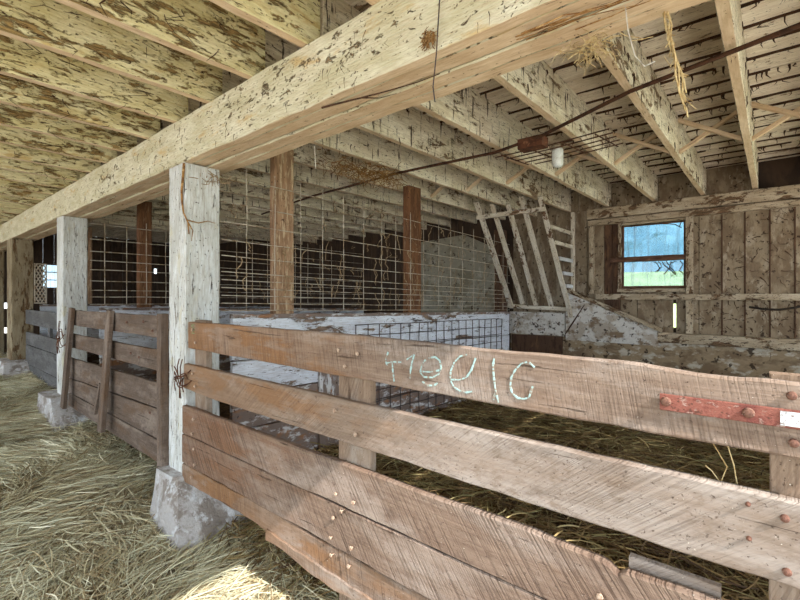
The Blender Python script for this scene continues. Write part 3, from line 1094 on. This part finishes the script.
# diamond chain link
m = MB()
for k in range(-2, 8):
    for sg in (1, -1):
        z0_ = 1.62 + .105 * k
        pts = [Vector((-10.44, 1.83 + .17 * i / 8, z0_ + (.34 * i / 8 if sg > 0 else .34 - .34 * i / 8))) for i in range(9)]
        pts = [p for p in pts if 1.60 <= p.z <= 2.34]
        if len(pts) > 1:
            m.tube(pts, .010, 5)
m.box(-10.452, -10.428, 1.825, 1.845, 1.6, 2.34)
m.box(-10.452, -10.428, 1.995, 2.015, 1.6, 2.34)
m.box(-10.452, -10.428, 1.825, 2.015, 2.325, 2.345)
m.box(-10.452, -10.428, 1.825, 2.015, 1.595, 1.62)
tag(m.build('chain_link_panel', M['wire']), 'small pale diamond wire panel beside the broad tan post', 'wire mesh')

post(-3.55, -3.46, 2.315, 2.53, 1.575, JB - .003, M['brownpost'], 'orange-brown square post rising from the whitewashed half wall, nearer the thick white post')
post(-3.57, -3.46, 4.25, 4.50, 1.53, JB - .003, M['brownpost_dark'], 'darker brown post on the half wall, further back in the wire mesh')
post(-7.08, -6.98, 2.40, 2.58, 1.57, JB - .003, M['brownpost_dark'], 'slim brown post seen between the two white posts')
post(-3.76, -3.615, 6.97, 7.2, .1, 2.9, M['rustboard'], 'stained brown corner post at the end of the half wall by the hay rack')
post(-10.6, -10.48, 2.55, 2.75, 1.58, JB - .003, M['brownpost'], 'dim brown post behind the diamond wire panel')

# pale panel at the back of the middle pen
m = MB()
m.prism([(-5.75, .2), (-3.7, .2), (-3.7, 2.5), (-3.9, 2.6), (-4.6, 2.93), (-5.75, 2.86)], YW - .06, YW - .015)
tag(m.build('board_panel', M['greypanel']), 'tall grey panel with a sloped top seen through the wire mesh', 'panel')

# ------------------------------------------------------------------ hay rack in the far corner
rack = thing('hay_rack', 'slatted whitewashed hay rack leaning out from the far wall beside the window', 'hay rack', (-3.0, 7.0, 1.4))


def sl(xt, yt, zt, xb, yb, zb, w=.075, t=.035, mat='rack', name='slat'):
    m = MB()
    m.board((xb, yb, zb), (xt, yt, zt), w, t, (1, 0, 0), rough=.005, step=.08)
    m.build(name, M[mat], rack)


sl(-3.55, 6.02, 3.215, -3.55, 7.24, 1.53, .09)
sl(-3.31, 6.08, 3.16, -3.33, 7.22, 1.60)
sl(-3.07, 6.14, 3.13, -3.09, 7.22, 1.58)
sl(-2.82, 6.06, 3.20, -2.83, 7.22, 1.57)
sl(-2.525, 6.04, 3.15, -2.52, 7.26, 1.40, .07, .04, 'rack')
m = MB()
m.board((-3.60, 6.13, 2.985), (-2.49, 6.13, 2.985), .06, .05, rough=.004)
m.build('top_rail', M['rack'], rack)
m = MB()
m.board((-3.62, 7.25, 1.56), (-2.50, 7.25, 1.52), .06, .06, rough=.006)
m.build('bottom_rail', M['rack'], rack)
m = MB()
m.board((-2.50, 7.30, 1.55), (-2.50, 7.30, 3.1), .05, .07, (1, 0, 0), rough=.004)
m.build('wall_stile', M['rack'], rack)
for (ya, z) in ((6.37, 2.76), (6.52, 2.545), (6.72, 2.315), (6.88, 2.095), (7.01, 1.90), (7.12, 1.72)):
    m = MB()
    m.board((-2.50, ya - .02, z), (-2.50, 7.33, z - .01), .055, .03, rough=.003)
    m.build('rung', M['rackpale'] if z < 2.5 else M['rack'], rack)
m = MB()
m.box(-3.6, -2.62, 7.26, 7.30, 1.075, 1.46, .004)
tag(m.build('manger_board', M['plaster']), 'whitewashed board low on the far wall under the hay rack', 'board')
m = MB()
m.box(-3.56, -2.66, 7.255, 7.297, .05, 1.06, .004)
tag(m.build('stained_board', M['rustboard']), 'dark stained board below the whitewashed board under the hay rack', 'board')
ch = thing('chute_side', 'white flaking triangular side panel with a sloping rail under the window', 'panel', (-2.0, 7.27, 1.0))
m = MB()
m.prism([(-2.60, 1.02), (-1.25, 1.02), (-1.25, 1.20), (-2.50, 1.77), (-2.56, 1.74), (-2.30, 1.56), (-2.60, 1.2)][:2] + [(-1.25, 1.22), (-2.53, 1.80), (-2.60, 1.78)], YW - .15, YW - .11)
m.build('side_panel', M['plaster'], ch)
m = MB()
m.board((-2.58, YW - .16, 1.835), (-1.22, YW - .16, 1.245), .06, .06, rough=.004)
m.build('sloping_rail', M['stud'], ch)
m = MB()
m.board((-2.60, YW - .156, 1.12), (-2.30, YW - .156, 1.60), .016, .012, (1, 0, 0), rough=.008)
m.build('dark_crack_strip', M['webdark'], ch)  # dark strip drawn in place of the shaded gap between the panels


# ------------------------------------------------------------------ rod, lamp and wires under the joists
def catenary(p, q, n=14, sag=.0):
    p, q = Vector(p), Vector(q)
    return [p.lerp(q, i / n) - Vector((0, 0, sag * 4 * (i / n) * (1 - i / n))) for i in range(n + 1)]


m = MB()
pts = [(-6.5, 4.1, 3.10), (-4.867, 3.799, 3.10), (-3.134, 3.689, 3.10), (-2.549, 3.707, 3.095), (-2.003, 3.74, 3.095), (-1.483, 3.606, 3.10), (-.941, 3.32, 3.10), (-.72, 3.206, 3.10), (-.205, 3.058, 3.10), (.2, 2.94, 3.10), (.95, 2.7, 3.10)]
m.tube(pts, .014, 7)
tag(m.build('rusty_pipe', M['rustdark'], smooth=True), 'long thin rusty conduit slung under the pen joists', 'pipe')

lamp = thing('barn_lamp', 'old caged barn lamp with a rusty box and white jar under the joists', 'lamp', (-1.62, 3.72, 3.0))
m = MB()
m.box(-1.72, -1.50, 3.62, 3.76, 3.03, 3.122, .004)
m.build('junction_box', M['rust'], lamp)
m = MB()
m.lathe((-1.50, 3.98, 3.115), (0, 0, -1), [(0, .055), (.02, .07), (.03, .05)], 14)
m.build('socket', M['stud'], lamp)
m = MB()
m.lathe((-1.50, 3.98, 3.085), (0, 0, -1), [(0, .04), (.02, .05), (.14, .05), (.165, .035), (.172, .01)], 14)
m.build('glass_jar', M['glasswhite'], lamp, smooth=True)
m = MB()
for k in range(5):
    yy = 3.78 + .11 * k
    m.tube([(-2.02 + .05 * k, yy, 3.06), (-1.5, yy + .02, 3.07), (-1.02, yy + .04, 3.10)], .006, 5)
for k in range(4):
    xx = -1.95 + .28 * k
    m.tube([(xx, 3.76, 3.062), (xx + .05, 4.25, 3.075)], .006, 5)
tag(m.build('wire_rack', M['rustdark']), 'rusty wire rack hanging beneath the joists beside the barn lamp', 'wire rack')

# wires and twine hanging from the beam
def hang(pts, r, mat, name, label, cat):
    m = MB()
    m.tube(pts, r, 5)
    return tag(m.build(name, M[mat]), label, cat)


hang([(-1.03, YF - .012, 3.12), (-1.05, YF - .014, 2.95), (-1.06, YF - .016, 2.80), (-1.075, YF + .0, 2.76), (-1.085, YF - .01, 2.62), (-1.075, YF - .01, 2.555)], .0028, 'wiredark', 'hanging_wire', 'thin grey wire hanging down the face of the main beam', 'wire')
hang([(-.40, YF + .2, 2.772), (-.40, YF + .24, 2.70), (-.385, YF + .27, 2.62), (-.36, YF + .3, 2.585), (-.33, YF + .32, 2.60)], .0022, 'cord', 'hanging_wire', 'white cord with a knotted end hanging below the main beam', 'cord')
hang([(-2.40, 1.92, 2.772), (-2.405, 1.93, 2.70), (-2.40, 1.93, 2.62)], .0035, 'cord', 'hanging_twine', 'short white twine hanging behind the main beam above the wire mesh', 'twine')
m = MB()
for k in range(4):
    pts = []
    for i in range(13):
        u = i / 12
        pts.append((-.30 + .045 * u + .007 * math.sin(9 * u + k * 1.6) + .01 * nz(u * 5, k), YF + .33 + .14 * u + .007 * math.cos(9 * u + k * 1.6), 2.772 - (.26 + .03 * k) * u))
    m.tube(pts, .0032, 4)
for k in range(26):
    u = random.random()
    p = Vector((-.30 + .045 * u, YF + .33 + .14 * u, 2.772 - .28 * u))
    m.tube([p, p + Vector((random.gauss(0, .012), random.gauss(0, .012), -.02)), p + Vector((random.gauss(0, .02), random.gauss(0, .02), -.045))], .0016, 4)
tag(m.build('hanging_rope', M['hemp']), 'frayed straw-coloured rope hanging below the main beam at the right', 'rope')
m = MB()
m.tube([(-1.872, 1.548, 2.768), (-1.76, 1.565, 2.766), (-1.62, 1.60, 2.767), (-1.46, 1.63, 2.766), (-1.30, 1.655, 2.767), (-1.17, 1.66, 2.768)], .006, 5, taper=.002)
m.tube([(-1.62, 1.60, 2.767), (-1.55, 1.66, 2.766), (-1.45, 1.68, 2.767)], .004, 5, taper=.001)
tag(m.build('dry_twig', M['webdark']), 'dark dry twig clinging to the underside of the main beam', 'twig')
m = MB()
for k in range(7):
    x = random.uniform(-.85, -.55)
    y = random.uniform(1.60, 1.72)
    pts = []
    for i in range(7):
        pts.append((x, y, 2.768 - .01 * random.random()))
        x += random.uniform(.04, .10)
        y += random.gauss(0, .018)
    m.tube(pts, random.uniform(.002, .0045), 5, taper=.001)
tag(m.build('dry_root', M['nest']), 'yellow-brown root strands running along the underside of the main beam', 'root')
pts = [(-.245, YW - .17, 1.60), (-.1, YW - .18, 1.575), (.05, YW - .18, 1.57), (.2, YW - .17, 1.60), (.45, YW - .13, 1.70), (.8, YW - .1, 1.78)]
hang(pts, .014, 'black', 'black_cable', 'black cable drooping along the far wall below the middle rail', 'cable')
m = MB()
for k in range(7):
    x = -1.35 + .055 * k
    z = 2.24
    pts = [(x, YW - .045, z)]
    for i in range(5):
        x += random.uniform(-.05, .05)
        z -= random.uniform(.015, .06)
        pts.append((x, YW - .045 + random.uniform(-.01, .01), z))
    m.tube(pts, .006, 4)
m.tube([(-1.66, YW - .05, 2.79), (-1.3, YW - .05, 2.80), (-1.08, YW - .05, 2.765), (-1.0, YW - .05, 2.71)], .006, 4)
m.tube([(-1.03, YW - .05, 2.72), (-1.0, YW - .05, 2.80)], .006, 4)
tag(m.build('dry_vine', M['webdark']), 'dead dark vine twigs hanging across the lower window pane', 'vine')


# straw tufts / nest
def tuft(c, n, L, r, mat, name, label, cat, down=.3, spread=(1, 1, .5)):
    m = MB()
    for k in range(n):
        p = Vector(c) + Vector((random.gauss(0, .5 * L * spread[0]), random.gauss(0, .5 * L * spread[1]), random.gauss(0, .16 * L * spread[2])))
        d = Vector((random.gauss(0, 1) * spread[0], random.gauss(0, 1) * spread[1], random.gauss(-down, .5) * spread[2])).normalized()
        l = L * random.uniform(.3, 1)
        pts = [p]
        for i in range(4):
            d = (d + Vector((random.gauss(0, .45), random.gauss(0, .45), random.gauss(-.12, .35)))).normalized()
            p = p + d * l / 4
            pts.append(p)
        m.tube(pts, r * random.uniform(.6, 1.1), 4)
    return tag(m.build(name, M[mat]), label, cat, kind='stuff')


tuft((-.56, YF + .36, 2.755), 90, .10, .0016, 'hemp', 'straw_tuft', 'tuft of dry straw stuck under the edge of the main beam', 'straw')
tuft((-3.30, 3.35, 3.07), 260, .22, .0035, 'nest', 'bird_nest', 'ragged straw nest wedged on the joist above the wire mesh', 'nest', down=.1, spread=(.9, 2.6, .6))
tuft((-3.45, 1.70, 2.70), 30, .16, .003, 'web', 'cobweb_tuft', 'brown cobweb clump at the top of the thick white post', 'cobweb', spread=(.3, .8, 1))
tuft((-1.11, YF - .008, 2.84), 90, .05, .0022, 'nest', 'dirt_clump', 'small brown straw clump on the beam face by the hanging wire', 'dirt', spread=(.6, .12, 2.2))
m = MB()
m.tube([(-3.436, YF - .004, 2.76), (-3.452, YF - .005, 2.66), (-3.475, YF - .006, 2.56), (-3.468, YF - .005, 2.46), (-3.44, YF - .006, 2.38), (-3.425, YF + .02, 2.31), (-3.43, YF + .03, 2.22)], .011, 6, taper=.005)
m.tube([(-3.436, YF + .012, 2.33), (-3.430, YF + .10, 2.315), (-3.430, YF + .18, 2.34), (-3.432, YF + .24, 2.33)], .005, 5, taper=.002)
m.tube([(-3.425, YF + .02, 2.31), (-3.43, YF + .06, 2.25), (-3.432, YF + .05, 2.17)], .006, 5, taper=.002)
tag(m.build('dry_vine', M['nest']), 'dead brown vine running down the corner of the thick white post', 'vine')
m = MB()
for (a, b, c) in (((-.135, 1.53, 1.335), (-.10, 1.53, 1.27), (-.115, 1.53, 1.222)), ((-.10, 1.53, 1.335), (-.085, 1.53, 1.28), (-.075, 1.53, 1.21)), ((-.115, 1.53, 1.222), (-.135, 1.53, 1.25), (-.15, 1.53, 1.262))):
    m.tube([a, b, c], .0016, 5)
tag(m.build('straw_stalk', M['hemp']), 'dry stalk caught in the gap below the chalked plank', 'straw')

# cobwebs on the mesh and dirt fringe along the deck seams
m = MB()
for k in range(170):
    y = random.uniform(1.85, 6.5)
    z = random.choice(zs[3:]) + TILT * (y - 1.8)
    p = Vector((-3.44 + random.uniform(-.01, .02), y, z))
    pts = [p]
    L = random.uniform(.05, .24)
    for i in range(5):
        p = p + Vector((random.gauss(0, .01), random.gauss(0, .016), -L / 5))
        pts.append(p)
    m.tube(pts, random.uniform(.002, .005), 4)
for k in range(36):
    y = random.uniform(1.85, 6.5)
    z = random.uniform(1.65, 2.6)
    p = Vector((-3.44, y, z))
    m.tube([p, p + Vector((0, random.gauss(0, .02), -.03)), p + Vector((0, random.gauss(0, .05), -.05 + random.gauss(0, .03)))], .002, 4)
tag(m.build('cobweb', M['web']), 'dusty cobweb strings draped over the hog wire panel', 'cobweb', kind='stuff')

m = MB()
for k in range(900):
    x = random.uniform(-3.3, .9)
    y = random.choice([q for q in SEAMS if 1.95 < q < 7.3]) + random.uniform(-.01, .01)
    z = DK - .006
    L = random.uniform(.01, .045)
    p = Vector((x, y, z))
    m.tube([p, p + Vector((random.gauss(0, .012), random.gauss(0, .006), -L)), p + Vector((random.gauss(0, .02), random.gauss(0, .01), -L * 1.8))], random.uniform(.004, .011), 4, taper=.001)
for y in SEAMS:
    if not 1.95 < y < 7.35:
        continue
    x, so = -4.4, random.uniform(0, 90)
    while x < .9:
        L = random.uniform(.3, 1.1)
        n = 8
        pts = [Vector((x + L * i / n, y + .004 * nz(x + i, so), DK - .001)) for i in range(n + 1)]
        b = len(m.v)
        for p in pts:
            d = .010 + .016 * abs(nz(p.x * 3.3, so)) + .010 * abs(nz(p.x * 17, so))
            for q in (Vector((0, -.009, .006)), Vector((0, -.004, -d)), Vector((0, .004, -d * .8)), Vector((0, .009, .006))):
                m.v.append(p + q)
                m.g.append(tuple(p + q))
        for i in range(n):
            for k in range(3):
                m.f.append((b + i * 4 + k, b + i * 4 + k + 1, b + (i + 1) * 4 + k + 1, b + (i + 1) * 4 + k))
        x += L + random.choice((0, 0, random.uniform(.03, .25)))
for x in pj[:9]:
    for k in range(45):
        y = random.uniform(2.0, 7.2)
        s = random.choice((-1, 1))
        z = random.uniform(JB + .03, DK)
        p = Vector((x + s * .03, y, z))
        L = random.uniform(.02, .10)
        m.tube([p, p + Vector((s * .006, random.gauss(0, .012), -L * .5)), p + Vector((0, random.gauss(0, .015), -L))], random.uniform(.003, .009), 4, taper=.001)
tag(m.build('cobweb', M['webdark']), 'dark dirty cobweb fringe hanging from deck boards and joists over the pens', 'cobweb', kind='stuff')
m = MB()
for x in allx[1:14]:
    for k in range(30):
        y = random.uniform(-.4, 1.45)
        z = random.uniform(JB + .01, DK)
        p = Vector((x + .028, y, z))
        L = random.uniform(.02, .09)
        m.tube([p, p + Vector((.006, random.gauss(0, .03), -L * .4)), p + Vector((.004, random.gauss(0, .05), -L))], random.uniform(.002, .005), 4, taper=.001)
for k in range(70):
    x = random.uniform(-6, -.2)
    z = random.uniform(2.80, 3.10)
    p = Vector((x, YF - .006, z))
    L = random.uniform(.02, .08)
    m.tube([p, p + Vector((random.gauss(0, .010), -.006, -L * .4)), p + Vector((random.gauss(0, .016), -.003, -L))], random.uniform(.001, .0026), 4, taper=.0006)
tag(m.build('cobweb', M['webdark']), 'dark cobweb wisps on the aisle joists and beam face', 'cobweb', kind='stuff')


m = MB()
for k in range(210):
    x, z = random.uniform(-.84, .75), random.uniform(1.25, 2.85)
    if k % 3 == 0:
        x, z = random.uniform(-2.5, .75), random.uniform(1.0, 3.0)
    if WX0 - .05 < x < WX1 + .05 and z > 1.78:
        continue
    p = Vector((x, YW - .02 - (.1 if z < 1.25 else 0), z))
    pts = [p]
    d = Vector((random.gauss(0, 1), 0, random.gauss(-.3, .8))).normalized()
    L = random.uniform(.04, .16)
    for i in range(4):
        d = (d + Vector((random.gauss(0, .5), 0, random.gauss(0, .5)))).normalized()
        p = p + d * L / 4
        p.y = min(p.y + random.gauss(0, .004), YW - .012)
        pts.append(p)
    m.tube(pts, random.uniform(.002, .007), 4, taper=.001)
tag(m.build('cobweb', M['webdark']), 'dark twiggy cobwebs clinging to the far wall beside the small window', 'cobweb', kind='stuff')


# ------------------------------------------------------------------ hay
def hay(name, n, xs, ys, zs, mat, label, lens, wid, dirang, lift=.02, tbias=None):
    """n thin bent blades as one mesh"""
    L = RNG.uniform(lens[0], lens[1], n)
    W = RNG.uniform(wid[0], wid[1], n)
    ang = dirang
    el = RNG.normal(.03, .16, n)
    bend = RNG.normal(0, .36, n)
    K = 5
    verts = np.zeros((n, K, 2, 3), np.float32)
    tint = np.clip(RNG.normal(.5, .24, n) + (tbias if tbias is not None else 0), 0, 1)
    px, py = xs.copy(), ys.copy()
    pz = zs + np.abs(RNG.normal(0, lift, n))
    roll = RNG.uniform(-1.2, 1.2, n)
    for k in range(K):
        a = ang + bend * (k / (K - 1) - .5) * 1.6
        sx, sy = -np.sin(a), np.cos(a)
        w = W * (1 if 0 < k < K - 1 else .45) * .5
        hx, hy, hz = sx * np.cos(roll) * w, sy * np.cos(roll) * w, np.sin(roll) * w
        verts[:, k, 0] = np.stack([px + hx, py + hy, pz + hz], 1)
        verts[:, k, 1] = np.stack([px - hx, py - hy, pz - hz], 1)
        e = el * (1 - 1.6 * k / (K - 1))
        st = L / (K - 1)
        px = px + np.cos(a) * np.cos(e) * st
        py = py + np.sin(a) * np.cos(e) * st
        pz = pz + np.sin(e) * st
    V_ = verts.reshape(-1, 3)
    base = (np.arange(n) * K * 2)[:, None, None]
    seg = (np.arange(K - 1) * 2)[None, :, None]
    F = (base + seg + np.array([0, 1, 3, 2])[None, None, :]).reshape(-1, 4)
    c = V_.mean(0)
    c[2] = V_[:, 2].min()
    me = bpy.data.meshes.new(name)
    me.vertices.add(len(V_))
    me.vertices.foreach_set('co', (V_ - c).ravel())
    me.loops.add(F.size)
    me.loops.foreach_set('vertex_index', F.ravel().astype(np.int32))
    me.polygons.add(len(F))
    me.polygons.foreach_set('loop_start', (np.arange(len(F)) * 4).astype(np.int32))
    at = me.attributes.new('tint', 'FLOAT', 'POINT')
    at.data.foreach_set('value', np.repeat(tint, K * 2).astype(np.float32))
    me.materials.append(mat)
    me.update(calc_edges=True)
    o = bpy.data.objects.new(name, me)
    C.objects.link(o)
    o.location = c
    return tag(o, label, 'hay', kind='stuff')


def gz_arr(xs, ys):
    return np.array([ground(float(a), float(b)) for a, b in zip(xs, ys)])


def field(xs, ys, f=.8, seed=0.0):
    return np.array([3.2 * nz(float(a) * f, float(b) * f * 1.4, seed) for a, b in zip(xs, ys)])


N1 = 78000
u = RNG.random(N1)
r = 1.5 + (u ** 1.6) * 11.5
xa = -r
ya = np.maximum(.13 * r - .9, -1.0) + RNG.random(N1) * (1.74 - np.maximum(.13 * r - .9, -1.0))
fa = field(xa, ya, .8, 2) + RNG.normal(0, .55, N1) + math.radians(150)
tb = np.array([.22 * nz(float(a) * .9, float(b) * 1.6, 5) for a, b in zip(xa, ya)])
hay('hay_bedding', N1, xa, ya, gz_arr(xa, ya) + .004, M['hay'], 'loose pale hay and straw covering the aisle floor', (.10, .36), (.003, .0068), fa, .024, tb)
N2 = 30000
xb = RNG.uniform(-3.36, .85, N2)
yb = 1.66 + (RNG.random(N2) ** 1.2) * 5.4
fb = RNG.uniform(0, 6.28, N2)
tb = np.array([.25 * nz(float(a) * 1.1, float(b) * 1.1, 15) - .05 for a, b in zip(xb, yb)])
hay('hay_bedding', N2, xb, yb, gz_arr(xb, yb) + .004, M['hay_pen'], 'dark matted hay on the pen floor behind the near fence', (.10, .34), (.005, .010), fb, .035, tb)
